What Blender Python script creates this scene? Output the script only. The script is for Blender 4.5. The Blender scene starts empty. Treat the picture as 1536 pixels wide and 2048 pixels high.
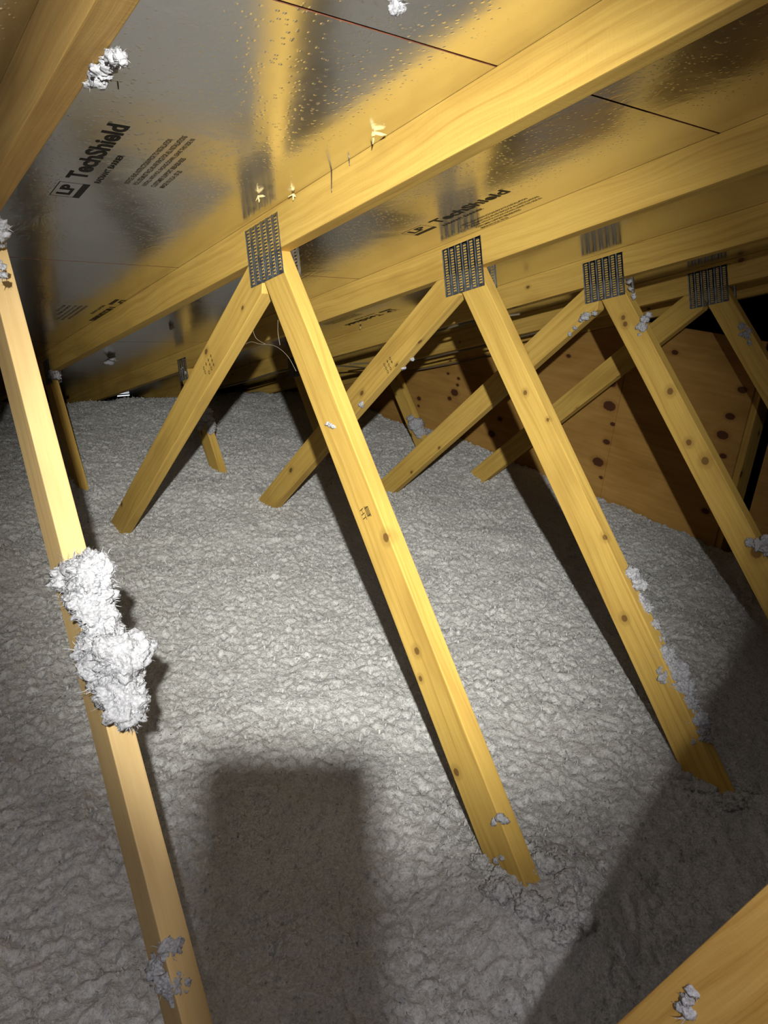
import bpy, bmesh, math, random
import numpy as np
from mathutils import Vector, Matrix, noise

random.seed(7)
rng = np.random.default_rng(7)
S = bpy.context.scene
COL = S.collection

# ------------------------------------------------------------------ camera
CAM = Vector((-0.890564, -2.107922, 1.084617))
RIGHT = Vector(((0.795577, -0.597953, 0.097519))); DOWN = Vector(((-0.128254, -0.323534, -0.937484))); FWD = Vector(((0.592122, 0.733334, -0.334086)))
FPX = 1544.63
cam_d = bpy.data.cameras.new('camera'); cam = bpy.data.objects.new('camera', cam_d)
COL.objects.link(cam); S.camera = cam
cam_d.sensor_fit = 'HORIZONTAL'; cam_d.sensor_width = 36.0; cam_d.lens = 36.0 * FPX / 1536.0
cam_d.clip_start = 0.01
m = Matrix.Identity(4)
for i in range(3):
    m[i][0] = RIGHT[i]; m[i][1] = -DOWN[i]; m[i][2] = -FWD[i]; m[i][3] = CAM[i]
cam.matrix_world = m

# ------------------------------------------------------------------ world, lamp, exposure
w = bpy.data.worlds.new('dark_attic'); S.world = w; w.use_nodes = True
w.node_tree.nodes['Background'].inputs[0].default_value = (0.0, 0.0, 0.0, 1)
w.node_tree.nodes['Background'].inputs[1].default_value = 0.0
LAMP = Vector((-1.046, -2.386, 1.359))
def lamp(name, kind, energy, color, target, size=None, blend=1.0, radius=0.012):
    d = bpy.data.lights.new(name, kind); d.energy = energy; d.color = color
    d.shadow_soft_size = radius
    if kind == 'SPOT':
        d.spot_size = math.radians(size); d.spot_blend = blend
    o = bpy.data.objects.new(name, d); COL.objects.link(o); o.location = LAMP
    o.rotation_euler = (Vector(target) - LAMP).to_track_quat('-Z', 'Y').to_euler()
    return o
# one head torch: a beam and its wide spill
lamp('head_torch_beam', 'SPOT', 330, (1.0, 0.99, 0.89), LAMP + FWD * 2.0 - RIGHT * 0.05 + Vector((-0.04, 0.03, 0.0)), 53, 1.0)
lamp('head_torch_spill', 'POINT', 22, (1.0, 0.958, 0.965), (-0.25, -1.20, 0.0))
S.view_settings.view_transform = 'Standard'; S.view_settings.look = 'None'
S.view_settings.gamma = 1.0; S.view_settings.use_curve_mapping = False
S.view_settings.exposure = 0.14

# ------------------------------------------------------------------ helpers
SP = 0.6096
TAN = 1.0 / 3.0
COSP = 1 / math.sqrt(1 + TAN * TAN); SINP = TAN * COSP
Z0 = 0.95
def roof_z(y): return Z0 - y * TAN
def roof_pt(x, t, n=0.0):       # t up the slope from the first seam, n below the foil
    return Vector((x, -t * COSP - n * SINP, Z0 + t * SINP - n * COSP))
T_DIR = Vector((0, -COSP, SINP)); N_DIR = Vector((0, -SINP, -COSP))

def link(name, me, mats, parent=None, smooth=False):
    o = bpy.data.objects.new(name, me); COL.objects.link(o)
    for mt in (mats if isinstance(mats, (list, tuple)) else [mats]): me.materials.append(mt)
    if parent: o.parent = parent
    if smooth:
        me.polygons.foreach_set('use_smooth', [True] * len(me.polygons))
    return o
def empty(name, loc=(0, 0, 0)):
    o = bpy.data.objects.new(name, None); COL.objects.link(o); o.location = loc
    o.empty_display_size = 0.05
    return o
def tag(o, label=None, cat=None, group=None, kind=None):
    if label: o['label'] = label
    if cat: o['category'] = cat
    if group: o['group'] = group
    if kind: o['kind'] = kind
    return o
def local(o, parent):            # keep a world-built mesh in place under a moved, unrotated parent
    o.parent = parent; o.matrix_parent_inverse = Matrix.Translation(-Vector(parent.location))
    return o

# ------------------------------------------------------------------ materials
def new_mat(name):
    mt = bpy.data.materials.new(name); mt.use_nodes = True
    nt = mt.node_tree; b = nt.nodes['Principled BSDF']
    return mt, nt, b
def N(nt, typ, **kw):
    n = nt.nodes.new(typ)
    for k, v in kw.items(): setattr(n, k, v)
    return n
def ramp(nt, stops, fac):
    r = nt.nodes.new('ShaderNodeValToRGB'); nt.links.new(fac, r.inputs[0])
    e = r.color_ramp.elements
    while len(e) < len(stops): e.new(0.5)
    for i, (p, c) in enumerate(stops):
        e[i].position = p; e[i].color = (*c, 1)
    return r.outputs[0]
def mixc(nt, fac, a, b, mode='MIX'):
    mx = nt.nodes.new('ShaderNodeMix'); mx.data_type = 'RGBA'; mx.blend_type = mode
    for sock, v in ((mx.inputs[0], fac), (mx.inputs[6], a), (mx.inputs[7], b)):
        if isinstance(v, bpy.types.NodeSocket): nt.links.new(v, sock)
        elif isinstance(v, (int, float)): sock.default_value = v
        else: sock.default_value = (*v, 1)
    return mx.outputs[2]
def math_n(nt, op, a, b=None):
    mn = nt.nodes.new('ShaderNodeMath'); mn.operation = op
    for i, v in enumerate((a, b)):
        if v is None: continue
        if isinstance(v, bpy.types.NodeSocket): nt.links.new(v, mn.inputs[i])
        else: mn.inputs[i].default_value = v
    return mn.outputs[0]
def bump(nt, b, height, strength, dist=0.002):
    bp = nt.nodes.new('ShaderNodeBump'); bp.inputs['Strength'].default_value = strength
    bp.inputs['Distance'].default_value = dist
    nt.links.new(height, bp.inputs['Height']); nt.links.new(bp.outputs[0], b.inputs['Normal'])
def noise_n(nt, vec, scale, detail=4, rough=0.55, dist=0.0):
    n = nt.nodes.new('ShaderNodeTexNoise'); n.inputs['Scale'].default_value = scale
    n.inputs['Detail'].default_value = detail; n.inputs['Roughness'].default_value = rough
    n.inputs['Distortion'].default_value = dist
    nt.links.new(vec, n.inputs['Vector']); return n.outputs[0]
def mapping(nt, vec, scale=(1, 1, 1), loc=None):
    mp = nt.nodes.new('ShaderNodeMapping'); mp.inputs['Scale'].default_value = scale
    nt.links.new(vec, mp.inputs['Vector'])
    if loc is not None: nt.links.new(loc, mp.inputs['Location'])
    return mp.outputs[0]

def wood(name, light, dark, knots=True, knotcol=(0.13, 0.055, 0.018), rough=0.62, klist=(), kx=0.0):
    mt, nt, b = new_mat(name)
    uv = N(nt, 'ShaderNodeUVMap'); uv.uv_map = 'UVMap'
    oi = N(nt, 'ShaderNodeObjectInfo')
    cx = N(nt, 'ShaderNodeCombineXYZ')
    r1 = math_n(nt, 'MULTIPLY', oi.outputs['Random'], 37.0)
    r2 = math_n(nt, 'MULTIPLY', oi.outputs['Random'], 11.3)
    nt.links.new(r1, cx.inputs[0]); nt.links.new(r2, cx.inputs[1])
    base = mapping(nt, uv.outputs[0], (1, 1, 1), cx.outputs[0])
    # long grain, warped a little
    warp = noise_n(nt, mapping(nt, base, (2.2, 6, 1)), 1.0, 2, 0.5)
    sep = N(nt, 'ShaderNodeSeparateXYZ'); nt.links.new(base, sep.inputs[0])
    v2 = math_n(nt, 'ADD', sep.outputs[1], math_n(nt, 'MULTIPLY', warp, 0.05))
    cg = N(nt, 'ShaderNodeCombineXYZ')
    nt.links.new(math_n(nt, 'MULTIPLY', sep.outputs[0], 1.6), cg.inputs[0])
    nt.links.new(math_n(nt, 'MULTIPLY', v2, 90.0), cg.inputs[1])
    grain = noise_n(nt, cg.outputs[0], 1.0, 5, 0.62, 0.3)
    cf = N(nt, 'ShaderNodeCombineXYZ')
    nt.links.new(math_n(nt, 'MULTIPLY', sep.outputs[0], 14.0), cf.inputs[0])
    nt.links.new(math_n(nt, 'MULTIPLY', v2, 420.0), cf.inputs[1])
    fine = noise_n(nt, cf.outputs[0], 1.0, 3, 0.6)
    col = ramp(nt, [(0.32, tuple(.93 * c for c in dark)), (0.42, tuple(.6 * c + .4 * e for c, e in zip(dark, light))), (0.62, light)], grain)
    col = mixc(nt, 0.22, col, ramp(nt, [(0.3, dark), (0.7, light)], fine))
    blot = noise_n(nt, mapping(nt, base, (3, 9, 1)), 1.0, 3, 0.5)
    col = mixc(nt, math_n(nt, 'MULTIPLY', ramp_val(nt, blot, 0.46, 0.72), 0.5), col, tuple(0.72 * c for c in dark))
    if knots:
        kv = N(nt, 'ShaderNodeTexVoronoi'); kv.voronoi_dimensions = '2D'; kv.feature = 'F1'
        kv.inputs['Scale'].default_value = 1.0
        nt.links.new(mapping(nt, base, (5.2, 8.5, 1)), kv.inputs['Vector'])
        sc = N(nt, 'ShaderNodeSeparateColor'); nt.links.new(kv.outputs['Color'], sc.inputs[0])
        keep = math_n(nt, 'GREATER_THAN', sc.outputs[0], 0.55)
        rad = math_n(nt, 'ADD', math_n(nt, 'MULTIPLY', sc.outputs[1], 0.06), 0.028)
        q = math_n(nt, 'DIVIDE', kv.outputs['Distance'], rad)
        halo = math_n(nt, 'MULTIPLY', ramp_val(nt, q, 2.6, 0.9), keep)
        core = math_n(nt, 'MULTIPLY', ramp_val(nt, q, 1.05, 0.75), keep)
        col = mixc(nt, math_n(nt, 'MULTIPLY', halo, 0.45), col, tuple(0.6 * c for c in dark))
        col = mixc(nt, math_n(nt, 'MULTIPLY', core, 0.85), col, knotcol)
    if klist:
        tcn = N(nt, 'ShaderNodeTexCoord'); so = N(nt, 'ShaderNodeSeparateXYZ'); nt.links.new(tcn.outputs['Object'], so.inputs[0])
        acc = None
        for (ky, kz, kr) in klist:
            dy = math_n(nt, 'DIVIDE', math_n(nt, 'SUBTRACT', so.outputs[1], ky), kr)
            dz = math_n(nt, 'DIVIDE', math_n(nt, 'SUBTRACT', so.outputs[2], kz), kr)
            d2 = math_n(nt, 'ADD', math_n(nt, 'MULTIPLY', dy, dy), math_n(nt, 'MULTIPLY', dz, dz))
            dx = math_n(nt, 'DIVIDE', math_n(nt, 'SUBTRACT', so.outputs[0], kx), max(kr * 1.3, .008))
            d2 = math_n(nt, 'ADD', d2, math_n(nt, 'MULTIPLY', dx, dx))
            acc = d2 if acc is None else math_n(nt, 'MINIMUM', acc, d2)
        acc = math_n(nt, 'ADD', acc, math_n(nt, 'MULTIPLY', fine, 0.7))
        col = mixc(nt, math_n(nt, 'MULTIPLY', ramp_val(nt, acc, 7.0, 1.2), 0.45), col, tuple(0.62 * c for c in dark))
        col = mixc(nt, math_n(nt, 'MULTIPLY', ramp_val(nt, acc, 1.5, 0.9), 0.8), col, knotcol)
    nt.links.new(col, b.inputs['Base Color'])
    b.inputs['Roughness'].default_value = rough
    b.inputs['Specular IOR Level'].default_value = 0.35
    saw = noise_n(nt, mapping(nt, base, (260, 26, 1)), 1.0, 2, 0.5)
    hsum = math_n(nt, 'ADD', math_n(nt, 'MULTIPLY', fine, 0.7), math_n(nt, 'MULTIPLY', saw, 0.6))
    bump(nt, b, hsum, 0.35, 0.0012)
    return mt
def ramp_val(nt, val, a, c):     # smooth 0..1 between a and c (a may exceed c)
    mr = nt.nodes.new('ShaderNodeMapRange'); mr.interpolation_type = 'SMOOTHSTEP'
    nt.links.new(val, mr.inputs[0])
    if a <= c:
        mr.inputs[1].default_value = a; mr.inputs[2].default_value = c
        mr.inputs[3].default_value = 0; mr.inputs[4].default_value = 1
    else:
        mr.inputs[1].default_value = c; mr.inputs[2].default_value = a
        mr.inputs[3].default_value = 1; mr.inputs[4].default_value = 0
    return mr.outputs[0]

WL, WD = (0.72, 0.485, 0.122), (0.53, 0.315, 0.066)
M_WOOD = wood('pine_lumber', WL, WD)
M_CLEAR = wood('clear_pine_lumber', WL, WD, False)
M_WOODP = wood('pale_pine_lumber', (0.74, 0.53, 0.25), (0.65, 0.43, 0.175), False)
M_R = {0: M_WOODP,
       1: wood('stamped_web_pine', WL, WD, False, klist=[(-1.018, .533, .010), (-1.147, .347, .008), (-1.167, .297, .006), (-1.295, .168, .008)]),
       2: wood('shaggy_web_pine', WL, WD, False, klist=[(-1.093, .465, .008), (-1.19, .294, .009), (-.772, .745, .007), (-.86, .695, .005)], kx=.6096),
       3: wood('knotty_web_pine', WL, WD, False, klist=[(-.799, .732, .011), (-.897, .599, .010), (-.961, .56, .013), (-.582, .92, .008), (-.594, .902, .009), (-1.175, .352, .018)], kx=1.2192),
       4: M_CLEAR}
M_BROWN_DIM = wood('rough_brown_pine_dimmed', (0.56, 0.355, 0.115), (0.36, 0.205, 0.055), False)  # rough brown chord lumber, its colour also darkened to stand in for weaker light
M_BRACE = wood('brace_pine', (0.72, 0.46, 0.13), (0.46, 0.24, 0.045), False)

# blown fibre insulation
M_INS, nt, b = new_mat('blown_fibre')
tc = N(nt, 'ShaderNodeTexCoord')
n1 = noise_n(nt, tc.outputs['Object'], 190.0, 5, 0.7)
n2 = noise_n(nt, tc.outputs['Object'], 9.0, 3, 0.5)
c1 = ramp(nt, [(0.36, (0.44, 0.435, 0.43)), (0.60, (0.80, 0.795, 0.80))], n1)
c1 = mixc(nt, 0.25, c1, ramp(nt, [(0.35, (0.56, 0.55, 0.545)), (0.65, (0.76, 0.76, 0.77))], n2))
nt.links.new(c1, b.inputs['Base Color']); b.inputs['Roughness'].default_value = 0.85
b.inputs['Diffuse Roughness'].default_value = 1.0; b.inputs['Sheen Weight'].default_value = 0.12; b.inputs['Sheen Roughness'].default_value = 0.6
b.inputs['Specular IOR Level'].default_value = 0.3
n3 = noise_n(nt, tc.outputs['Object'], 85.0, 4, 0.7, 0.5)
bump(nt, b, math_n(nt, 'ADD', n1, math_n(nt, 'MULTIPLY', n3, 1.2)), 1.0, 0.011)
M_TUFT, nt, b = new_mat('fibre_tuft')
tc = N(nt, 'ShaderNodeTexCoord')
n1 = noise_n(nt, tc.outputs['Object'], 240.0, 4, 0.65)
nt.links.new(ramp(nt, [(0.35, (0.30, 0.30, 0.33)), (0.62, (0.55, 0.555, 0.60))], n1), b.inputs['Base Color'])
b.inputs['Roughness'].default_value = 0.85; b.inputs['Specular IOR Level'].default_value = 0.3
bump(nt, b, n1, 0.7, 0.004)

# radiant foil: glossy aluminium with fine pin dents and slack wrinkles
M_FOIL, nt, b = new_mat('radiant_foil')
tc = N(nt, 'ShaderNodeTexCoord'); gx = tc.outputs['Object']
pin = N(nt, 'ShaderNodeTexVoronoi'); pin.inputs['Scale'].default_value = 95.0
nt.links.new(gx, pin.inputs['Vector'])
pinh = ramp_val(nt, pin.outputs['Distance'], 0.32, 0.06)
slack = noise_n(nt, gx, 5.5, 3, 0.5, 0.6)
wr = noise_n(nt, mapping(nt, gx, (26, 9, 9)), 1.0, 4, 0.6, 1.2)
wmask = ramp_val(nt, noise_n(nt, gx, 2.6, 2, 0.5), 0.55, 0.72)
h = math_n(nt, 'ADD', math_n(nt, 'MULTIPLY', pinh, 0.11), math_n(nt, 'MULTIPLY', slack, 0.9))
h = math_n(nt, 'ADD', h, math_n(nt, 'MULTIPLY', math_n(nt, 'MULTIPLY', wr, wmask), 0.9))
b.inputs['Metallic'].default_value = 1.0
rr = noise_n(nt, gx, 14.0, 4, 0.6)
mr = N(nt, 'ShaderNodeMapRange'); nt.links.new(rr, mr.inputs[0])
mr.inputs[3].default_value = 0.15; mr.inputs[4].default_value = 0.24
nt.links.new(mr.outputs[0], b.inputs['Roughness'])
b.inputs['Base Color'].default_value = (0.82, 0.815, 0.80, 1)
bump(nt, b, h, 0.5, 0.004)

M_OSB, nt, b = new_mat('strand_board_edge')
tc = N(nt, 'ShaderNodeTexCoord')
nt.links.new(ramp(nt, [(0.3, (0.10, 0.028, 0.014)), (0.7, (0.26, 0.085, 0.04))], noise_n(nt, tc.outputs['Object'], 60.0, 4, 0.6)), b.inputs['Base Color'])
b.inputs['Roughness'].default_value = 0.8

M_INK, nt, b = new_mat('black_ink'); b.inputs['Base Color'].default_value = (0.006, 0.006, 0.006, 1); b.inputs['Roughness'].default_value = 0.55
M_STAMP, nt, b = new_mat('stamp_ink'); b.inputs['Base Color'].default_value = (0.07, 0.045, 0.02, 1); b.inputs['Roughness'].default_value = 0.7

M_PLATE, nt, b = new_mat('galvanised_plate')
tc = N(nt, 'ShaderNodeTexCoord')
pn = noise_n(nt, tc.outputs['Object'], 45.0, 4, 0.6)
nt.links.new(ramp(nt, [(0.35, (0.13, 0.138, 0.145)), (0.7, (0.28, 0.29, 0.30))], pn), b.inputs['Base Color'])
b.inputs['Metallic'].default_value = 0.75; b.inputs['Roughness'].default_value = 0.48
M_STEEL, nt, b = new_mat('nail_steel'); b.inputs['Base Color'].default_value = (0.22, 0.2, 0.17, 1); b.inputs['Metallic'].default_value = 0.9; b.inputs['Roughness'].default_value = 0.4
M_CABLE, nt, b = new_mat('cable_sheath'); b.inputs['Base Color'].default_value = (0.16, 0.13, 0.08, 1); b.inputs['Roughness'].default_value = 0.6
M_THREAD, nt, b = new_mat('cobweb_thread'); b.inputs['Base Color'].default_value = (0.42, 0.38, 0.3, 1); b.inputs['Roughness'].default_value = 0.8
M_BLACK, nt, b = new_mat('phone_glass'); b.inputs['Base Color'].default_value = (0.012, 0.012, 0.014, 1); b.inputs['Roughness'].default_value = 0.25
M_DAY, nt, b = new_mat('daylight_slit'); b.inputs['Base Color'].default_value = (0, 0, 0, 1)
b.inputs['Emission Color'].default_value = (0.85, 0.93, 1.0, 1); b.inputs['Emission Strength'].default_value = 1.6
M_BOARD, nt, b = new_mat('ceiling_board'); b.inputs['Base Color'].default_value = (0.5, 0.48, 0.45, 1); b.inputs['Roughness'].default_value = 0.9

# plywood: broad rotary grain and football patches / knots at their own places
KNOTS = [(1.258, .368, .010), (1.164, .357, .011), (1.165, .319, .011), (1.182, .271, .026), (1.218, .228, .015), (1.493, .168, .016), (1.489, .122, .010),
         (.84, .11, .024), (.822, .001, .018), (.793, .207, .016), (.113, .539, .018), (.106, .435, .030), (.069, .356, .012), (.083, .265, .017),
         (.108, .157, .028), (.074, .088, .010), (-.488, .526, .018), (-.476, .443, .023), (-.501, .359, .014), (-.512, .642, .018), (-.173, .736, .014),
         (-.485, .106, .016), (.66, .33, .014), (.40, .62, .012)]
M_PLY, nt, b = new_mat('pine_plywood')
ge = N(nt, 'ShaderNodeTexCoord'); P = ge.outputs['Object']
wv = noise_n(nt, mapping(nt, P, (1, 2.2, 6.5)), 1.0, 3, 0.5, 0.8)
gr = noise_n(nt, mapping(nt, P, (1, 4, 60)), 1.0, 4, 0.6, 0.4)
col = ramp(nt, [(0.3, (0.36, 0.185, 0.042)), (0.68, (0.55, 0.315, 0.085))], wv)
col = mixc(nt, 0.35, col, ramp(nt, [(0.3, (0.34, 0.175, 0.042)), (0.7, (0.57, 0.34, 0.105))], gr))
sep = N(nt, 'ShaderNodeSeparateXYZ'); nt.links.new(P, sep.inputs[0])
acc = None
for (ky, kz, kr) in KNOTS:
    dy = math_n(nt, 'DIVIDE', math_n(nt, 'SUBTRACT', sep.outputs[1], ky), kr * 1.25)
    dz = math_n(nt, 'DIVIDE', math_n(nt, 'SUBTRACT', sep.outputs[2], kz), kr * 0.8)
    d2 = math_n(nt, 'ADD', math_n(nt, 'MULTIPLY', dy, dy), math_n(nt, 'MULTIPLY', dz, dz))
    acc = d2 if acc is None else math_n(nt, 'MINIMUM', acc, d2)
jit = math_n(nt, 'ADD', acc, math_n(nt, 'MULTIPLY', noise_n(nt, P, 70.0, 2, 0.5), 0.5))
col = mixc(nt, math_n(nt, 'MULTIPLY', ramp_val(nt, jit, 3.6, 1.0), 0.35), col, (0.22, 0.085, 0.022))
col = mixc(nt, math_n(nt, 'MULTIPLY', ramp_val(nt, jit, 1.35, 0.95), 0.9), col, (0.060, 0.014, 0.010))
nt.links.new(col, b.inputs['Base Color']); b.inputs['Roughness'].default_value = 0.7
b.inputs['Specular IOR Level'].default_value = 0.3
bump(nt, b, gr, 0.25, 0.001)

# ------------------------------------------------------------------ board builder: a polygon in the truss plane, thickened along X
def clip(poly, a, nrm):          # keep the side where (p-a).nrm <= 0
    out = []
    for i in range(len(poly)):
        p, q = poly[i], poly[(i + 1) % len(poly)]
        dp = (p - a).dot(nrm); dq = (q - a).dot(nrm)
        if dp <= 0: out.append(p)
        if dp * dq < 0: out.append(p.lerp(q, dp / (dp - dq)))
    return out
def board(name, poly, x0, x1, axis, mat, parent, bev=0.0022):
    """poly: list of 2D (y,z) Vectors; axis: 2D direction of the grain."""
    bm = bmesh.new()
    va = [bm.verts.new((x0, p.x, p.y)) for p in poly]; vb = [bm.verts.new((x1, p.x, p.y)) for p in poly]
    bm.faces.new(va); bm.faces.new(vb[::-1])
    for i in range(len(poly)):
        j = (i + 1) % len(poly); bm.faces.new((va[j], va[i], vb[i], vb[j]))
    bmesh.ops.recalc_face_normals(bm, faces=bm.faces)
    if bev: bmesh.ops.bevel(bm, geom=bm.edges[:], offset=bev, segments=2, profile=0.6, affect='EDGES')
    uvl = bm.loops.layers.uv.new('UVMap'); ax = Vector(axis).normalized(); pr = Vector((-ax.y, ax.x))
    for fc in bm.faces:
        wide = abs(fc.normal.x) > 0.5
        for lp in fc.loops:
            c = lp.vert.co; q = Vector((c.y, c.z))
            lp[uvl].uv = (q.dot(ax), q.dot(pr) if wide else c.x + 0.37 + q.dot(pr) * 0.2)
    me = bpy.data.meshes.new(name); bm.to_mesh(me); bm.free()
    o = link(name, me, mat)
    if parent: local(o, parent)
    return o
V2 = lambda y, z: Vector((y, z))
def strip(a, bb, width, ext0=0.0, ext1=0.0):
    """quad whose one long edge is a->bb, widened to the left of that direction by width (negative: right)"""
    a = Vector(a); bb = Vector(bb); d = (bb - a).normalized(); nn = Vector((-d.y, d.x)) * width
    a = a - d * ext0; bb = bb + d * ext1
    return [a, bb, bb + nn, a + nn], d

# connector plate: punched steel, slots right through
def plate_mesh(wd, ht, cols=6, rows=17, th=0.0013):
    bm = bmesh.new(); cw = wd / cols; rh = (ht - 0.006) / rows
    def q(x0, x1, y0, y1):
        vs = [bm.verts.new((x, y, 0)) for x, y in ((x0, y0), (x1, y0), (x1, y1), (x0, y1))]; bm.faces.new(vs)
    for c in range(cols):
        a = c * cw; s0 = a + cw * 0.27; s1 = a + cw * 0.74
        q(a, s0, 0, ht); q(s1, a + cw, 0, ht)
        off = 0.003 + (0.5 * rh if c % 2 else 0)
        nr = rows - (1 if c % 2 else 0); y = 0.0
        for r in range(nr):
            y0 = off + r * rh + rh * 0.26; y1 = off + r * rh + rh * 0.74
            q(s0, s1, y, y0); y = y1
        q(s0, s1, y, ht)
    bmesh.ops.remove_doubles(bm, verts=bm.verts, dist=1e-6)
    bmesh.ops.solidify(bm, geom=bm.faces[:], thickness=-th)
    me = bpy.data.meshes.new('connector_plate'); bm.to_mesh(me); bm.free()
    return me
PLATE = plate_mesh(0.154, 0.130); PLATE.materials.append(M_PLATE)
PLATE2 = plate_mesh(0.102, 0.102, 4, 13); PLATE2.materials.append(M_PLATE)
def put_plate(me, x, t, n, parent, far=False):
    o = bpy.data.objects.new('connector_plate', me); COL.objects.link(o)
    nx = Vector((1, 0, 0)) if far else Vector((-1, 0, 0))
    P0 = roof_pt(x, t, n)
    mm = Matrix.Identity(4)
    td = T_DIR if not far else T_DIR
    for i in range(3):
        mm[i][0] = td[i]; mm[i][1] = N_DIR[i]; mm[i][2] = nx[i]; mm[i][3] = P0[i]
    o.matrix_world = mm
    o.parent = parent; o.matrix_parent_inverse = Matrix.Translation(-Vector(parent.location))
    return o

# ------------------------------------------------------------------ setting: floor, ceiling panels, gable wall
def slab(name, pts_top, thick_dir, mat, parent=None):
    bm = bmesh.new(); td = Vector(thick_dir)
    va = [bm.verts.new(p) for p in pts_top]; vb = [bm.verts.new(Vector(p) + td) for p in pts_top]
    n = len(va); bm.faces.new(va); bm.faces.new(vb[::-1])
    for i in range(n):
        j = (i + 1) % n; bm.faces.new((va[j], va[i], vb[i], vb[j]))
    bmesh.ops.recalc_face_normals(bm, faces=bm.faces)
    me = bpy.data.meshes.new(name); bm.to_mesh(me); bm.free()
    return link(name, me, mat, parent)
floor = slab('floor', [(-3, -8.2, -0.36), (4.2, -8.2, -0.36), (4.2, 4.2, -0.36), (-3, 4.2, -0.36)], (0, 0, -0.013), M_BOARD)
tag(floor, kind='structure')

RIDGE_T = 5.15
ceil = slab('ceiling', [roof_pt(-3.1, -4.5, -0.0125), roof_pt(4.3, -4.5, -0.0125), roof_pt(4.3, RIDGE_T, -0.0125), roof_pt(-3.1, RIDGE_T, -0.0125)],
            -N_DIR * 0.02, M_OSB)
tag(ceil, 'strand board roof deck whose underside is faced with foil sheets', kind='structure')
RIDGE_Y = -RIDGE_T * COSP; RIDGE_Z = Z0 + RIDGE_T * SINP
back_slope = slab('ceiling', [(-3.1, RIDGE_Y, RIDGE_Z + .01), (4.3, RIDGE_Y, RIDGE_Z + .01), (4.3, RIDGE_Y - 4.4, RIDGE_Z - 4.4 * TAN), (-3.1, RIDGE_Y - 4.4, RIDGE_Z - 4.4 * TAN)],
                  (0, 0, 0.02), M_FOIL)
back_slope.name = 'ceiling_slope'; tag(back_slope, kind='structure')
GAP = 0.0045
course = [(-3.666, -2.444), (-2.444, -1.222), (-1.222, 0.0), (0.0, 1.222), (1.222, 2.444), (2.444, 3.666), (3.666, 5.15)]
XC = 0.019
panels = {}
for ci, (t0, t1) in enumerate(course):
    st = XC - 5 * SP if ci % 2 == 0 else XC - 3 * SP - 2 * SP + 2 * SP
    x = st
    xs = [-3.1]
    while x < 4.3:
        if x > -3.0: xs.append(x)
        x += 4 * SP
    xs.append(4.3)
    for k in range(len(xs) - 1):
        a, c = xs[k] + 0.0015, xs[k + 1] - 0.0015
        bm = bmesh.new()
        # foil face gets a few cuts so that it can sag very slightly
        o = slab('sheathing_panel', [roof_pt(a, t0 + GAP / 2), roof_pt(c, t0 + GAP / 2), roof_pt(c, t1 - GAP / 2), roof_pt(a, t1 - GAP / 2)], -N_DIR * 0.011, M_FOIL, ceil)
        bm.free()
        o.data.materials.append(M_OSB)
        for p in o.data.polygons:
            if p.normal.dot(N_DIR) < 0.9: p.material_index = 1
        panels[(ci, k)] = (o, a, c)
def panel_at(ci, x):
    for (c, k), (o, a, bb) in panels.items():
        if c == ci and a <= x <= bb: return o

# printed lettering on the foil: flat ink
def text_mesh(s, bold=0.0):
    cu = bpy.data.curves.new('t', 'FONT'); cu.body = s; cu.offset = bold; cu.resolution_u = 3
    ob = bpy.data.objects.new('t', cu); COL.objects.link(ob)
    dg = bpy.context.evaluated_depsgraph_get()
    me = bpy.data.meshes.new_from_object(ob.evaluated_get(dg))
    bpy.data.objects.remove(ob); bpy.data.curves.remove(cu)
    n = len(me.vertices); co = np.empty(n * 3); me.vertices.foreach_get('co', co); co = co.reshape(n, 3)
    faces = [tuple(p.vertices) for p in me.polygons]; bpy.data.meshes.remove(me)
    return co[:, :2], faces
class Ink:
    def __init__(self): self.v = []; self.f = []
    def add(self, pts, faces, x0, x1, y0, y1, fit=True):
        mn = pts.min(0); mx = pts.max(0); b0 = len(self.v)
        q = np.empty_like(pts)
        q[:, 0] = x0 + (pts[:, 0] - mn[0]) / (mx[0] - mn[0]) * (x1 - x0)
        q[:, 1] = y0 + (pts[:, 1] - mn[1]) / (mx[1] - mn[1]) * (y1 - y0)
        self.v += q.tolist(); self.f += [tuple(i + b0 for i in f) for f in faces]
    def text(self, s, x0, x1, y0, y1, bold=0.0):
        p, f = text_mesh(s, bold); self.add(p, f, x0, x1, y0, y1)
    def rect(self, x0, x1, y0, y1):
        b0 = len(self.v); self.v += [[x0, y0], [x1, y0], [x1, y1], [x0, y1]]; self.f.append((b0, b0 + 1, b0 + 2, b0 + 3))
    def build(self, name, origin, ux, uy, mat, parent):
        me = bpy.data.meshes.new(name)
        me.from_pydata([tuple(Vector(origin) + Vector(ux) * a + Vector(uy) * c) for a, c in self.v], [], self.f); me.update()
        o = link(name, me, mat)
        if parent.type == 'EMPTY': local(o, parent)
        else: o.parent = parent; o.matrix_parent_inverse = parent.matrix_world.inverted()
        return o
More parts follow.
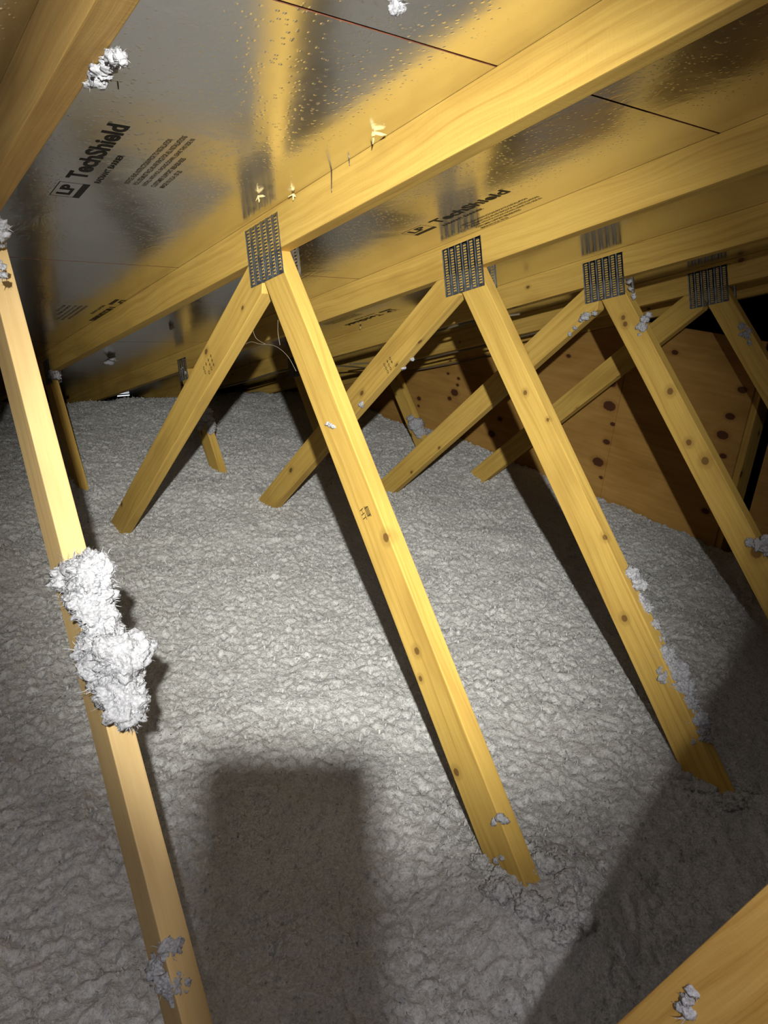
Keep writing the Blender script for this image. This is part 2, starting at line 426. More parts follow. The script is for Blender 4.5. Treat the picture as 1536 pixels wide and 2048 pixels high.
def foil_print(xbase, t0, sign, parent):
    """sign +1: reads up the slope, -1: reads down the slope"""
    ink = Ink()
    # logo box
    ink.rect(0, .078, .0375, .0388); ink.rect(0, .0012, -.004, .0388); ink.rect(.0768, .078, -.004, .0388); ink.rect(0, .078, -.0165, -.004)
    ink.text('LP', .012, .066, .004, .030, 0.035)
    ink.text('TechShield', .102, .352 * 1.0, .0, .036, 0.03)
    ink.text('\u00ae', .3535, .359, .030, .036, 0.0)
    ink.text('RADIANT BARRIER', .092, .236, -.0295, -.0185, 0.012)
    o1 = ink.build('printed_logo', roof_pt(xbase, t0, 0.0004), T_DIR * sign, Vector((-sign, 0, 0)), M_INK, parent)
    ink = Ink()
    lines = ['NOTICE: READ INSTRUCTIONS PRIOR TO INSTALLATION', 'FOIL SIDE MUST FACE AN AIR SPACE FOR ALL INSTALLATIONS',
             'INSTALL WITH FOIL FACING DOWN, LEAVE THIS SIDE IN', 'CUSTOMER SUPPORT 888-820-0325', 'MADE IN U.S.A. 07-23']
    ends = [.330, .351, .345, .262, .203]
    for k, (s, e) in enumerate(zip(lines, ends)):
        y = -.079 - k * .0172; ink.text(s, .108, e, y, y + .0098, 0.014)
    o2 = ink.build('printed_notice', roof_pt(xbase, t0, 0.0004), T_DIR * sign, Vector((-sign, 0, 0)), M_STAMP, parent)
    return o1, o2
bpy.context.view_layer.update()
foil_print(-0.408, 0.466, 1, panel_at(3, -0.40))
foil_print(0.457, 0.463, 1, panel_at(3, 0.46))
foil_print(1.07, -0.42, -1, panel_at(2, 1.05))
foil_print(-0.020, -0.42, -1, panel_at(2, -0.05))

# gable end wall: framed opening, plywood sheets
GX = 2.20
wall = empty('wall_gable', (GX, 0, -0.36)); tag(wall, 'plywood gable end wall with a gap beside its stud', kind='structure')
def ply(poly, x=GX, dx=0.0115):
    o = board('plywood_panel', [V2(*p) for p in poly], x, x + dx, (1, 0), M_PLY, wall, bev=0.0008); return o
def chord_bot(y): return roof_z(y) - 0.0955
ply([(0.0590, -0.36), (3.20, -0.36), (3.20, chord_bot(3.20)), (0.40, chord_bot(0.40)), (0.0590, min(0.844, chord_bot(0.06)))])
ply([(-0.560, -0.36), (0.0560, -0.36), (0.0560, 0.842), (-0.560, 0.844)])
ply([(-3.2, -0.36), (-0.668, -0.36), (-0.668, 0.735), (-3.2, 0.735)], GX + 0.004)
def stud(y0, y1, z0, z1, x0=GX + 0.0125, dx=0.089):
    return board('stud', [V2(y0, z0), V2(y1, z0), V2(y1, z1), V2(y0, z1)], x0, x0 + dx, (0, 1), M_WOOD, wall)
stud(-0.586, -0.548, -0.36, 0.80, GX + 0.0125); stud(0.04, 0.078, -0.36, 0.81); stud(0.66, 0.698, -0.36, 0.62); stud(1.28, 1.318, -0.36, 0.41)
stud(-1.3, -1.262, -0.36, 1.10)
board('stud', [V2(-0.565, 0.70), V2(-0.53, 0.70), V2(-0.53, 1.015), V2(-0.565, 1.015)], GX + 0.12, GX + 0.20, (0, 1), M_WOOD, wall)

# ------------------------------------------------------------------ roof trusses
WEB_W = 0.084; TH = 0.038
def chord_clip_line(): return V2(0, Z0 - 0.089 / COSP), V2(SINP, COSP)     # keep below the chord's lower edge
R_EDGE = {0: ((-.822, .708), (-1.347, .167)), 1: ((-.504, .944), (-1.253, .19)), 2: ((-.5, .95), (-1.446, -.018)), 3: ((-.494, .955), (-1.246, .188)), 4: ((-.494, .966), (-.812, .647))}
L_EDGE = {1: ((-.304, .890), (.63, -.034)), 2: ((-.164, .767), (.609, -.011)), 3: ((-.189, .771), (.558, .031)), 4: ((-.123, .719), (.622, -.026)), 0: ((-.30, .890), (.62, -.02))}
S_EDGE = {0: ((1.36, .37), (.95, -.01)), 1: ((1.362, .371), (.986, .006)), 2: ((1.27, .345), (.947, .003)), 3: ((1.24, .33), (.93, .0)), 4: ((1.21, .30), (.96, .045))}
TL = {0: 'pine roof truss with a big clump of white fibre clinging to its web',
      1: 'bright pine roof truss whose front web is stamped HT',
      2: 'pine roof truss whose web foot is hung with a shaggy fibre strip',
      3: 'pine roof truss with a tuft beside its joint plate and knotty front web',
      4: 'dim pine roof truss standing closest in front of the plywood gable wall'}
trusses = {}
cl_a, cl_n = chord_clip_line()
for i in range(0, 5):
    x = (i - 1) * SP; x1 = x + TH
    t = empty('roof_truss', (x, 0, -0.36)); trusses[i] = t
    tag(t, TL[i], 'roof truss', 'pine roof trusses standing in a row')
    mt = M_WOODP if i == 0 else M_WOOD
    # top chord
    top = [V2(4.0, roof_z(4.0)), V2(RIDGE_Y, RIDGE_Z)]
    n2 = V2(-SINP, -COSP) * 0.089
    board('top_chord', [top[0], top[1], top[1] + n2, top[0] + n2], x, x1, (-COSP, SINP), (M_BROWN_DIM if i == 0 else M_CLEAR) if i < 3 else M_WOOD, t)
    # bottom chord, under the fibre
    board('bottom_chord', [V2(4.0, -0.355), V2(RIDGE_Y, -0.355), V2(RIDGE_Y, -0.266), V2(3.75, -0.266)], x, x1, (1, 0), M_WOOD, t)
    # webs
    a, c = R_EDGE[i]; q, d = strip(a, c, WEB_W, 0.35, 0.62)
    if q[2].y < q[1].y: q, d = strip(a, c, -WEB_W, 0.35, 0.62)
    q = clip(q, cl_a, cl_n); q = clip(q, V2(0, -0.266), V2(0, -1)); q = clip(q, V2(-.474, 0), V2(1, 0))
    board('web', q, x + .001, x1 - .001, d, M_R[i], t)
    a, c = L_EDGE[i]; q, d = strip(a, c, -0.089, 0.8, 0.5)
    if q[2].y > q[1].y: q, d = strip(a, c, 0.089, 0.8, 0.5)
    q = clip(q, cl_a, cl_n); q = clip(q, V2(0, -0.266), V2(0, -1)); q = clip(q, V2(-.476, 0), V2(-1, 0))
    board('web', q, x + .001, x1 - .001, d, M_WOOD, t)
    a, c = S_EDGE[i]; q, d = strip(a, c, -WEB_W, 0.35, 0.5)
    if q[2].y > q[1].y: q, d = strip(a, c, WEB_W, 0.35, 0.5)
    q = clip(q, cl_a, cl_n); q = clip(q, V2(0, -0.266), V2(0, -1))
    board('web', q, x + .001, x1 - .001, d, M_WOOD, t)
    # plates
    put_plate(PLATE, x, .403, .013, t); put_plate(PLATE, x1, .410, .020, t, True)
    put_plate(PLATE2, x, -1.53, .035, t); put_plate(PLATE2, x1, -1.53, .035, t, True)
gt = empty('gable_truss', (GX, 0, -0.36)); tag(gt, 'pine gable rafter running along the top of the plywood wall', 'rafter')
n2 = V2(-SINP, -COSP) * 0.089
board('top_chord', [V2(4.0, roof_z(4.0)), V2(RIDGE_Y, RIDGE_Z), V2(RIDGE_Y, RIDGE_Z) + n2, V2(4.0, roof_z(4.0)) + n2], GX, GX + TH, (-COSP, SINP), M_WOOD, gt)

# stamps on the webs
def stamp(px_origin, ux, uy, x, parent, rows, sc=1.0, name='grade_stamp'):
    ink = Ink()
    for (s, x0, xx1, y0, y1) in rows: ink.text(s, x0 * sc, xx1 * sc, y0 * sc, y1 * sc, 0.01)
    return ink.build(name, (x - 0.0005, px_origin[0], px_origin[1]), (0, ux[0], ux[1]), (0, uy[0], uy[1]), M_STAMP, parent)
dR = Vector((-1.253 + .504, .19 - .944)).normalized(); dL = Vector((.63 + .394, -.034 - .957)).normalized()

# ------------------------------------------------------------------ insulation field
def vnoise(x, y, scale, seed):
    r = np.random.default_rng(seed); n = 512; g = r.random((n, n))
    fx = x / scale + 1000.0; fy = y / scale + 1000.0
    ix = np.floor(fx).astype(int); iy = np.floor(fy).astype(int); u = fx - ix; v = fy - iy
    u = u * u * (3 - 2 * u); v = v * v * (3 - 2 * v)
    A = g[ix % n, iy % n]; B = g[(ix + 1) % n, iy % n]; Cc = g[ix % n, (iy + 1) % n]; D = g[(ix + 1) % n, (iy + 1) % n]
    return (A * (1 - u) + B * u) * (1 - v) + (Cc * (1 - u) + D * u) * v
def pillows(x, y, cell, seed):
    r = np.random.default_rng(seed); n = 512
    jx = r.random((n, n)); jy = r.random((n, n)); hh = r.random((n, n))
    fx = x / cell + 1000.0; fy = y / cell + 1000.0
    ix = np.floor(fx).astype(int); iy = np.floor(fy).astype(int)
    best = np.zeros_like(x)
    for dx in (-1, 0, 1):
        for dy in (-1, 0, 1):
            cx = ix + dx; cy = iy + dy; a = cx % n; c = cy % n
            d2 = (fx - cx - jx[a, c]) ** 2 + (fy - cy - jy[a, c]) ** 2
            rr = 0.55 + 0.5 * hh[a, c]
            best += np.exp(9.0 * np.sqrt(np.maximum(rr * rr - d2, 0)) * (0.6 + 0.6 * hh[c, a]))
    return np.log(best) / 9.0 - 0.12
def ins_h(x, y):
    wx = x + 0.02 * (vnoise(x, y, 0.05, 21) - .5); wy = y + 0.02 * (vnoise(x, y, 0.05, 22) - .5)
    h = 0.06 * (vnoise(x, y, 0.55, 1) - .5) + 0.026 * (vnoise(x, y, 0.19, 2) - .5)
    h += 0.012 * (vnoise(wx, wy, 0.07, 3) - .5)
    patch = vnoise(x, y, 0.11, 12)
    h += (0.002 + 0.007 * patch) * (pillows(wx, wy, 0.027, 4) - .6) + (0.006 + 0.009 * patch) * (pillows(wx, wy, 0.0135, 5) - .6)
    h += 0.010 * (vnoise(wx, wy, 0.0085, 6) - .5) + 0.006 * (vnoise(wx, wy, 0.021, 7) - .5)
    h += 0.085 * np.exp(-((x - 0.02) ** 2 + (y + 1.54) ** 2) / (2 * 0.14 ** 2))
    h += 0.025 * np.exp(-((x - 0.72) ** 2 + (y + 1.50) ** 2) / (2 * 0.15 ** 2))
    h -= 0.25 * np.clip((y - 2.45 - 0.12 * (vnoise(x, y, 0.2, 9) - .5)) / 0.9, 0, 1) ** 1.3
    return np.minimum(h, Z0 - y * TAN - 0.03)
def axis_pts(lo, hi, fine_lo, fine_hi, fine, coarse):
    a = np.arange(fine_lo, fine_hi, fine)
    l = np.arange(fine_lo - coarse, lo, -coarse)[::-1]; r = np.arange(fine_hi, hi, coarse)
    return np.concatenate([l, a, r])
gxs = axis_pts(-2.6, 2.19, -0.75, 2.188, 0.0048, 0.05)
gxs = np.concatenate([gxs[gxs < -1.5], np.arange(-1.5, -0.75, 0.010), gxs[gxs >= -0.75]])
gys = axis_pts(-7.5, 3.5, -2.05, 2.70, 0.0048, 0.06)
gys = np.concatenate([gys[gys < -3.4], np.arange(-3.4, -2.05, 0.010), gys[gys >= -2.05]])
XX, YY = np.meshgrid(gxs, gys, indexing='ij')
ZZ = ins_h(XX, YY)
nx, ny = XX.shape
# let the fibre spread a little sideways so that lumps overhang
JX = XX + 0.004 * (vnoise(XX, YY, 0.011, 31) - .5); JY = YY + 0.004 * (vnoise(XX, YY, 0.011, 32) - .5)
verts = np.stack([JX, JY, ZZ], -1).reshape(-1, 3)
idx = np.arange(nx * ny).reshape(nx, ny)
quads = np.stack([idx[:-1, :-1], idx[1:, :-1], idx[1:, 1:], idx[:-1, 1:]], -1).reshape(-1, 4)
# loose flakes lying on top: little bent ribbons
NF = 60000
fx = rng.uniform(-0.75, 2.15, NF); fy = rng.uniform(-2.0, 2.6, NF)
fz = ins_h(fx, fy) + rng.uniform(0.000, 0.004, NF)
ang = rng.uniform(0, 2 * np.pi, NF); ln = rng.uniform(0.0014, 0.0040, NF); wdt = rng.uniform(0.0010, 0.0030, NF)
lift = rng.uniform(-0.002, 0.008, NF); mid = rng.uniform(0.000, 0.004, NF)
dx, dy = np.cos(ang), np.sin(ang)
fl = np.empty((NF, 6, 3))
for k, (s, zz) in enumerate(((-1, 0), (0, 1), (1, 2))):
    cx = fx + dx * ln * s; cy = fy + dy * ln * s
    cz = fz + (lift if k == 2 else (mid if k == 1 else -0.001))
    ww = wdt * (1.0 if k == 1 else 0.45)
    fl[:, 2 * k, 0] = cx - dy * ww; fl[:, 2 * k, 1] = cy + dx * ww; fl[:, 2 * k, 2] = cz
    fl[:, 2 * k + 1, 0] = cx + dy * ww; fl[:, 2 * k + 1, 1] = cy - dx * ww; fl[:, 2 * k + 1, 2] = cz + 0.0006
b0 = len(verts) + 6 * np.arange(NF)
fq = np.concatenate([np.stack([b0, b0 + 1, b0 + 3, b0 + 2], -1), np.stack([b0 + 2, b0 + 3, b0 + 5, b0 + 4], -1)])
verts = np.concatenate([verts, fl.reshape(-1, 3)]); quads = np.concatenate([quads, fq])
me = bpy.data.meshes.new('blown_insulation')
npale = NF // 4
me.vertices.add(len(verts)); me.vertices.foreach_set('co', verts.ravel().astype(np.float32))
me.loops.add(quads.size); me.loops.foreach_set('vertex_index', quads.ravel().astype(np.int32))
me.polygons.add(len(quads)); me.polygons.foreach_set('loop_start', np.arange(0, quads.size, 4, dtype=np.int32))
me.update(calc_edges=True)
me.materials.append(M_INS); me.materials.append(M_TUFT)
mi = np.zeros(len(quads), dtype=np.int32); mi[-len(fq):-len(fq) + npale] = 1; mi[-NF:-NF + npale] = 1; me.polygons.foreach_set('material_index', mi)
ins = bpy.data.objects.new('blown_insulation', me); COL.objects.link(ins)
me.polygons.foreach_set('use_smooth', np.ones(len(quads), dtype=bool))
tag(ins, 'thick lumpy bed of white blown fibre insulation covering the attic floor', 'insulation', kind='stuff')


# ------------------------------------------------------------------ brace, tufts and small things
def px(u, v, X):                 # photo pixel -> point on the plane x = X
    r = RIGHT * ((u - 768) / FPX) + DOWN * ((v - 1024) / FPX) + FWD
    return CAM + r * ((X - CAM.x) / r.x)
def px_roof(u, v, n=0.0):
    r = RIGHT * ((u - 768) / FPX) + DOWN * ((v - 1024) / FPX) + FWD
    nn = -N_DIR; k = (nn.dot(Vector((0, 0, Z0))) - n - nn.dot(CAM)) / nn.dot(r)
    return CAM + r * k

br = empty('brace_board', (-0.43, -1.75, -0.36))
tag(br, 'wide pine brace board with streaky grain and one fibre scrap on its face', 'board')
a, c = V2(-1.905, .531), V2(-1.967, .714); q, d = strip(a, c, 0.15, 1.4, 1.4)
if q[2].x > q[1].x: q, d = strip(a, c, -0.15, 1.4, 1.4)
q = clip(q, V2(0, Z0 - 0.002), V2(SINP, COSP)); q = clip(q, V2(0, -0.355), V2(0, -1))
board('plank', q, -0.436, -0.398, d, M_BRACE, br)

def fibre_mesh(name, blobs, hairs, seed, hair_len=1.0):
    """ragged fibre clump: lumpy blobs (centre, radius) plus stray fibres"""
    r = random.Random(seed); bm = bmesh.new(); off = Vector((r.uniform(0, 50), r.uniform(0, 50), r.uniform(0, 50)))
    for (P, rad) in blobs:
        res = bmesh.ops.create_icosphere(bm, subdivisions=5 if rad > 0.02 else (4 if rad > 0.01 else 3), radius=1.0)
        sq = Vector((r.uniform(.85, 1.2), r.uniform(.85, 1.2), r.uniform(.75, 1.1)))
        for v in res['verts']:
            nrm = v.co.normalized(); w = P + nrm * rad
            g = noise.noise(w * (0.8 / rad) + off) * rad * 0.45
            g += (abs(noise.noise(w * 70 + off)) - .2) * min(rad * .8, .014) + (abs(noise.noise(w * 170 + off)) - .2) * min(rad * .6, .008) + noise.noise(w * 330 + off) * min(rad * .4, .0042) + noise.noise(w * 700 + off) * min(rad * .2, .0022)
            v.co = P + Vector((nrm.x * sq.x, nrm.y * sq.y, nrm.z * sq.z)) * (rad * 0.95 + g)
    for f in bm.faces: f.smooth = True
    for k in range(hairs):
        P, rad = r.choice(blobs)
        d = Vector((r.gauss(0, 1), r.gauss(0, 1), r.gauss(0, 1))).normalized()
        p = P + d * rad * 0.9; L = (rad * .35 + .004) * r.uniform(0.4, 1.3) * hair_len; wd = r.uniform(0.0004, 0.0010)
        side = d.cross(Vector((r.gauss(0, 1), r.gauss(0, 1), r.gauss(0, 1)))).normalized()
        prev = None
        for sgm in range(4):
            ww = wd * (1 - sgm / 3.3)
            va = bm.verts.new(p + side * ww); vb = bm.verts.new(p - side * ww)
            if prev: bm.faces.new((prev[0], prev[1], vb, va))
            prev = (va, vb)
            d = (d + Vector((r.gauss(0, .35), r.gauss(0, .35), r.gauss(0, .35)))).normalized(); p = p + d * L / 3
    me = bpy.data.meshes.new(name); bm.to_mesh(me); bm.free()
    return me
GRP = 'loose fibre tufts caught on the timber'
def tuft(label, pts, X, hairs=60, seed=1, dx=0.0):
    blobs = []
    for (u, v, rad) in pts:
        P = px(u, v, X); blobs.append((P, rad))
    me = fibre_mesh('insulation_tuft', blobs, hairs, seed)
    o = link('insulation_tuft', me, M_TUFT); tag(o, label, 'insulation tuft', GRP); return o
X0, X1, X2, X3, X4 = -SP, 0.0, SP, 2 * SP, 3 * SP
tuft('long white fibre clump draped over a pale leaning web', [(150, 1150, .030), (180, 1150, .034), (165, 1185, .032), (190, 1205, .028), (196, 1240, .024), (208, 1275, .028), (200, 1310, .034), (235, 1310, .036), (222, 1345, .038), (238, 1380, .030), (252, 1410, .025), (262, 1435, .016)], X0 + .012, 1100, 3)
tuft('small white fibre clump low on the pale web, under the long one', [(340, 1895, .016), (338, 1935, .022), (352, 1960, .022), (330, 1918, .012)], X0 + .012, 90, 4)
tuft('white fibre scrap hanging off the lower edge of a top chord over the printed foil', [(175, 165, .006), (188, 152, .009), (203, 148, .011), (200, 162, .008), (215, 130, .009), (228, 115, .010), (240, 112, .008), (245, 125, .005)], X0 + .040, 70, 5)
tuft('white fibre scrap at the top of the pale web', [(-4, 455, .016), (4, 470, .010), (-2, 485, .010)], X0 + .02, 50, 6)
tuft('tiny fibre speck below the scrap on the pale web', [(0, 532, .008), (6, 550, .006)], X0 - .002, 16, 7)
tuft('shaggy white fibre strip hanging along the edge of a web, over its foot', [(1246, 1137, .010), (1262, 1146, .015), (1279, 1168, .016), (1276, 1198, .019), (1292, 1218, .016), (1308, 1250, .012), (1312, 1285, .018), (1330, 1310, .027), (1348, 1345, .030), (1362, 1380, .027), (1378, 1408, .024), (1395, 1440, .024), (1406, 1472, .022)], X2 + .03, 900, 8)
tuft('fibre tuft on the edge of a knotty web below its joint plate', [(1290, 638, .013), (1284, 655, .015), (1280, 670, .008), (1298, 630, .009)], X3 + .005, 60, 9)
tuft('small fibre scraps beside a joint plate', [(1259, 563, .008), (1263, 578, .007), (1267, 592, .008)], X3 + .01, 26, 10)
tuft('fibre tuft low on the knotty web above a dark knot', [(1500, 1084, .012), (1517, 1090, .017), (1536, 1100, .020), (1530, 1080, .012)], X3 - .002, 70, 11)
tuft('thin broken line of fibre under a back web beside its plate', [(1188, 626, .009), (1172, 632, .012), (1163, 640, .009), (1150, 656, .008), (1140, 668, .006)], X3 - .001, 50, 12)
tuft('fibre tuft on the web of the truss before the gable wall', [(1484, 652, .014), (1494, 668, .016), (1500, 686, .011), (1484, 668, .009)], X4 + .004, 70, 13)
tuft('fibre clump stuck on a short web beneath the eave', [(400, 810, .034), (406, 826, .038), (412, 844, .038), (421, 856, .028)], X2 + .02, 120, 14)
tuft('fibre clump on a short web in front of the plywood wall', [(824, 838, .028), (832, 851, .038), (841, 866, .032)], X4 + .005, 110, 15)
tuft('fibre scrap where a short web meets the chord by the eave', [(107, 749, .020), (114, 752, .018)], X1 + .01, 50, 16)
tuft('fibre scrap beside a small plate near the eave', [(369, 738, .016), (376, 745, .014)], X2 + .012, 50, 17)
tuft('fibre bit on the lower edge of a back web just above its faint stamp', [(824, 718, .0075)], X2 + .036, 14, 18)
tuft('fibre bit on the lower edge of a back web level with its faint stamp', [(807, 735, .0065)], X2 + .036, 12, 24)
tuft('small fibre bit low on a back web beneath its faint stamp', [(723, 809, .009)], X2 + .002, 14, 19)
tuft('forked fibre scrap near the foot of the web stamped HT', [(990, 1641, .007), (1005, 1638, .008), (985, 1652, .004)], X1 + .004, 20, 20)
tuft('faint fibre scrap just above the fibre bed on the web stamped HT', [(992, 1720, .006), (1003, 1716, .005)], X1 + .0, 16, 21)
tuft('pale scrap on the face of the web stamped HT, above the stamp', [(656, 847, .005), (661, 850, .0055), (666, 853, .005)], X1 - .001, 8, 22)
tuft('fibre scrap on the wide brace board', [(1383, 1982, .0045), (1377, 2000, .0055), (1368, 2015, .0055), (1380, 2028, .0055)], -0.437, 26, 23)
def roof_tuft(label, pts, seed, hairs=30):
    blobs = [(px_roof(u, v, n), rad) for (u, v, n, rad) in pts]
    o = link('insulation_tuft', fibre_mesh('insulation_tuft', blobs, hairs, seed, 1.4), M_TUFT); tag(o, label, 'insulation tuft', GRP)
tuft('fibre tuft hanging from the foil between two chords near the eave', [(221, 706, .013), (223, 714, .018), (219, 724, .017)], .318, 60, 31)
tuft('tiny fibre speck hanging from the foil behind a back web', [(342, 649, .010), (344, 655, .010)], .312, 20, 32)
roof_tuft('bright speck of fibre on the foil beyond the long seam', [(788, 14, .004, .0075), (797, 16, .005, .007)], 33, 14)

# ragged fibre banked up around each web foot, part of the bed
def fringe(y, z, x, n, seed, spread=.075, big=.017):
    r = random.Random(seed); blobs = []
    for k in range(n):
        an = r.uniform(0, 2 * math.pi); rr = spread * r.uniform(.55, 1.1)
        bx, by = x + .019 + math.cos(an) * rr * .75, y + math.sin(an) * rr * 1.1
        bz = float(ins_h(np.array([bx]), np.array([by]))[0])
        blobs.append((Vector((bx, by, bz)), r.uniform(.35, 1.0) * big))
    o = link('fibre_bank', fibre_mesh('fibre_bank', blobs, n * 9, seed), M_INS)
    o.parent = ins; o['kind'] = 'stuff'
def foot(edge, w):
    (y0, z0), (y1, z1) = edge; k = (0.0 - z0) / (z1 - z0); return y0 + (y1 - y0) * k
for i in range(1, 5):
    xx = (i - 1) * SP
    fringe(foot(R_EDGE[i], 0) - .05, 0, xx, 46 if i == 1 else 26, 100 + i, .10 if i == 1 else .08, .020 if i == 1 else .016)
    fringe(foot(L_EDGE[i], 0) - .05, 0, xx, 20, 110 + i, .075, .014)
    fringe(foot(S_EDGE[i], 0) - .02, 0, xx, 16, 120 + i, .07, .014)

# nails through the deck, wood splinters
def tube(name, pts, r0, r1, mat, parent=None, seg=6):
    bm = bmesh.new(); rings = []
    for k, p in enumerate(pts):
        d = (pts[min(k + 1, len(pts) - 1)] - pts[max(k - 1, 0)]).normalized()
        s1 = d.orthogonal().normalized(); s2 = d.cross(s1); rr = r0 + (r1 - r0) * k / (len(pts) - 1)
        rings.append([bm.verts.new(p + (s1 * math.cos(2 * math.pi * j / seg) + s2 * math.sin(2 * math.pi * j / seg)) * rr) for j in range(seg)])
    for k in range(len(rings) - 1):
        for j in range(seg): bm.faces.new((rings[k][j], rings[k][(j + 1) % seg], rings[k + 1][(j + 1) % seg], rings[k + 1][j]))
    bm.faces.new(rings[0][::-1]); bm.faces.new(rings[-1])
    for f in bm.faces: f.smooth = True
    me = bpy.data.meshes.new(name); bm.to_mesh(me); bm.free()
    return link(name, me, mat, parent)
def nail(label, u, v, length, lean=(0, 0, 0), n0=0.0):
    p = px_roof(u, v, n0); d = (N_DIR + Vector(lean)).normalized()
    o = tube('roof_nail', [p - d * 0.01, p + d * length * 0.85, p + d * length], 0.0014, 0.0005, M_STEEL)
    tag(o, label, 'nail', 'nail points through the roof deck')
nail('long nail point hanging in front of a chord beside its joint plate', 663, 340, .042, (-.10, 0.02, 0))
nail('dark nail point right beside the long nail', 698, 318, .012)
nail('dark nail point on the foil beside the printed logo', 236, 170, .006)
nail('nail point before the chord where the fibre scrap hangs', 92, 20, .030, (-.3, .3, 0), 0.0)
def splinter(label, u, v, size, seed, n=0.004):
    r = random.Random(seed); p = px_roof(u, v, n); bm = bmesh.new()
    for k in range(3):
        d = Vector((r.gauss(0, 1), r.gauss(0, 1), r.gauss(0, .6) - .5)).normalized(); sd = d.orthogonal().normalized(); L = size * r.uniform(.6, 1.0)
        up = d.cross(sd) * 0.0012
        q = [p - sd * size * .16, p + sd * size * .16, p + d * L * .6 + sd * size * .14 + up, p + d * L + up * 2, p + d * L * .6 - sd * size * .10]
        va = [bm.verts.new(x) for x in q]; vb = [bm.verts.new(x + up) for x in q]
        bm.faces.new(va); bm.faces.new(vb[::-1])
        for j in range(5): bm.faces.new((va[(j + 1) % 5], va[j], vb[j], vb[(j + 1) % 5]))
    bmesh.ops.recalc_face_normals(bm, faces=bm.faces)
    me = bpy.data.meshes.new('wood_splinter'); bm.to_mesh(me); bm.free()
    me.uv_layers.new(name='UVMap')
    o = link('wood_splinter', me, M_CHIP); tag(o, label, 'splinter', 'torn wood splinters hanging from the deck')
M_CHIP, nt, b = new_mat('torn_wood'); b.inputs['Base Color'].default_value = (0.80, 0.66, 0.34, 1); b.inputs['Roughness'].default_value = 0.7
splinter('forked wood splinter over a chord, above the long nail', 748, 266, .024, 2)
splinter('pale wood splinter on the foil just above a perforated plate', 517, 392, .020, 4)
splinter('slim wood splinter on the chord edge beside a perforated plate', 586, 388, .014, 6)
splinter('pale wood splinter on a far chord under the printed foil', 722, 652, .024, 8)

# cables sagging along the gable end, spider threads
def curve_pts(P, n=24):
    out = []
    for i in range(len(P) - 1):
        p0 = P[max(i - 1, 0)]; p1 = P[i]; p2 = P[i + 1]; p3 = P[min(i + 2, len(P) - 1)]
        for k in range(n):
            t = k / n; out.append(0.5 * ((2 * p1) + (p2 - p0) * t + (2 * p0 - 5 * p1 + 4 * p2 - p3) * t * t + (3 * p1 - p0 - 3 * p2 + p3) * t ** 3))
    out.append(P[-1]); return out
def cable(label, pts, r=0.0045):
    P = []
    for u, v, X in pts:
        p = px(u, v, X); q = px_roof(u, v, .115)
        P.append(p if (p - CAM).length < (q - CAM).length else q)
    o = tube('cable', curve_pts(P, 10), r, r, M_CABLE); tag(o, label, 'cable', 'thin cables slung before the gable wall')
cable('thin cable sagging low across the short webs before the plywood', [(436, 775, 1.45), (500, 760, 1.62), (575, 739, 1.75), (680, 732, 1.95), (802, 742, 2.10), (900, 728, 2.15), (985, 709, 2.17), (1090, 680, 2.185)])
cable('thin cable slung higher before the plywood wall', [(700, 728, 2.0), (828, 721, 2.12), (900, 706, 2.15), (965, 692, 2.17), (1080, 664, 2.185)])
cable('short thin cable over the two lower ones under the chords', [(850, 668, 1.92), (886, 659, 1.95), (945, 643, 1.97), (1040, 628, 1.99)])
web = empty('cobweb', px(540, 700, .04)); tag(web, 'thin spider threads slung between two webs under a joint plate', 'cobweb')
for pts in ([(478, 697, .05), (500, 684, .05), (520, 688, .05), (550, 692, .04), (575, 712, .03), (592, 742, .02)],
            [(512, 630, .03), (506, 655, .04), (512, 676, .05), (530, 688, .05)],
            [(556, 640, .03), (556, 665, .04), (560, 690, .04)]):
    local(tube('thread', curve_pts([px(*p) for p in pts], 8), 0.00042, 0.00042, M_THREAD, None, 5), web)

# daylight at the eave
for (u0, u1, lb) in ((214, 230, 'short bright slit of daylight at the eave beyond the fibre bed'), (235, 259, 'longer bright slit of daylight at the eave beside a shorter one')):
    A = px_roof(u0, 793, .012); B = px_roof(u1, 791, .012)
    o = slab('soffit_slit', [A, B, B + Vector((0, 0, .005)), A + Vector((0, 0, .005))], (0, .004, 0), M_DAY)
    tag(o, lb, 'vent slit', 'daylight slits at the eave')

# stamps
def marks(parent, org, ux, uy, X, seed, wdt, hgt, rows=3, cols=4):
    r = random.Random(seed); ink = Ink()
    for j in range(rows):
        for i in range(cols):
            if r.random() < .15: continue
            cx = (i + .5) * wdt / cols + r.uniform(-.001, .001); cy = -(j + .5) * hgt / rows; rad = min(wdt / cols, hgt / rows) * .42
            if r.random() < .55:
                b0 = len(ink.v); n = 10
                for k in range(n):
                    an = 2 * math.pi * k / n; ink.v.append([cx + rad * .75 * math.cos(an), cy + rad * math.sin(an)]); ink.v.append([cx + rad * .42 * math.cos(an), cy + rad * .6 * math.sin(an)])
                for k in range(n):
                    k2 = (k + 1) % n; ink.f.append((b0 + 2 * k, b0 + 2 * k2, b0 + 2 * k2 + 1, b0 + 2 * k + 1))
            else:
                ink.rect(cx - rad * .7, cx + rad * .7, cy - rad * .2, cy + rad * .2); ink.rect(cx - rad * .2, cx + rad * .2, cy - rad, cy + rad)
    ink.build('grade_stamp', (X - .0006, org[0], org[1]), (0, *ux), (0, *uy), M_STAMP, parent)
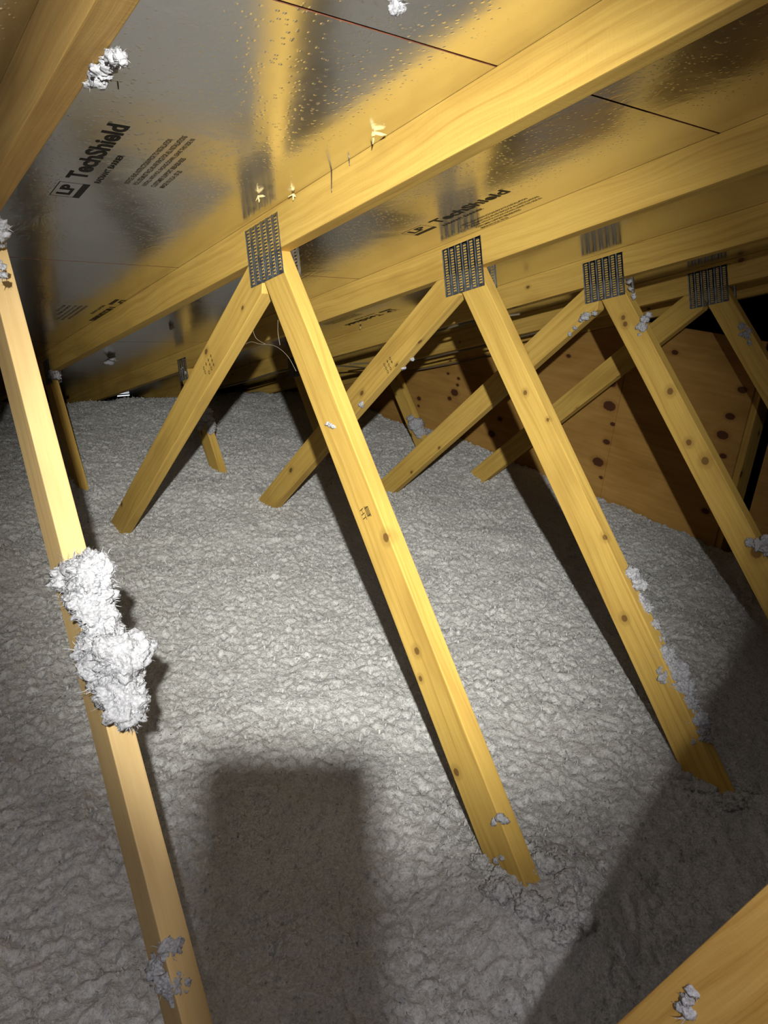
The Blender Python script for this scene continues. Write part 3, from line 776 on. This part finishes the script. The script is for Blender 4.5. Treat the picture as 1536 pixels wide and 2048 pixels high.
dR = Vector((-1.253 + .504, .19 - .944)).normalized(); uR = Vector((dR.y, -dR.x)) * 1
if uR.y < 0: uR = -uR
ink = Ink(); ink.text('HT', 0, .026, 0, .0125, 0.0)
ink.build('heat_stamp', (X1 + .0004, -0.926, 0.558), (0, *dR), (0, *uR), M_STAMP, trusses[1])
ink = Ink()
for k in range(5): ink.rect(.000 + k * .0012, .027 - (4 - k) * .0012, .0175 + k * .0028, .0191 + k * .0028)
ink.rect(.004, .0056, .0175, .030); ink.rect(.021, .0226, .0175, .030)
ink.build('heat_stamp', (X1 + .0004, -0.926, 0.558), (0, *dR), (0, *uR), M_STAMP, trusses[1])
dL = Vector((-1.024, .991)).normalized(); uL = Vector((.7, .7)).normalized()
marks(trusses[1], (-0.165, .706), dL, uL, X1 + .001, 41, .075, .040)
marks(trusses[2], (-0.165, .706), dL, uL, X2 + .001, 42, .070, .040)

# ------------------------------------------------------------------ photographer's phone, just behind the lens
ph = empty('phone', CAM - FWD * 0.012); tag(ph, 'black phone held upright at the taking position', 'phone')
def phone_box(name, x0, x1, y0, y1, z0, z1, mat, bev):
    bm = bmesh.new(); bmesh.ops.create_cube(bm, size=1)
    for v in bm.verts:
        v.co = Vector(((x0 + x1) / 2 + v.co.x * (x1 - x0), (y0 + y1) / 2 + v.co.y * (y1 - y0), (z0 + z1) / 2 + v.co.z * (z1 - z0)))
    eds = [e for e in bm.edges if abs((e.verts[0].co - e.verts[1].co).normalized().z) > 0.9]
    bmesh.ops.bevel(bm, geom=eds, offset=bev, segments=6, profile=0.5, affect='EDGES')
    for v in bm.verts:
        c = v.co.copy(); v.co = RIGHT * c.x - DOWN * c.y + FWD * c.z
    me = bpy.data.meshes.new(name); bm.to_mesh(me); bm.free()
    o = link(name, me, mat, ph); return o
phone_box('phone_body', -.0165, .055, -.127, .027, -.0085, -.001, M_BLACK, .009)
phone_box('camera_bump', -.0125, .023, -.024, .0145, -.001, .0015, M_BLACK, .007)
phone_box('screen', -.0145, .053, -.125, .018, -.0090, -.0085, M_BLACK, .008)
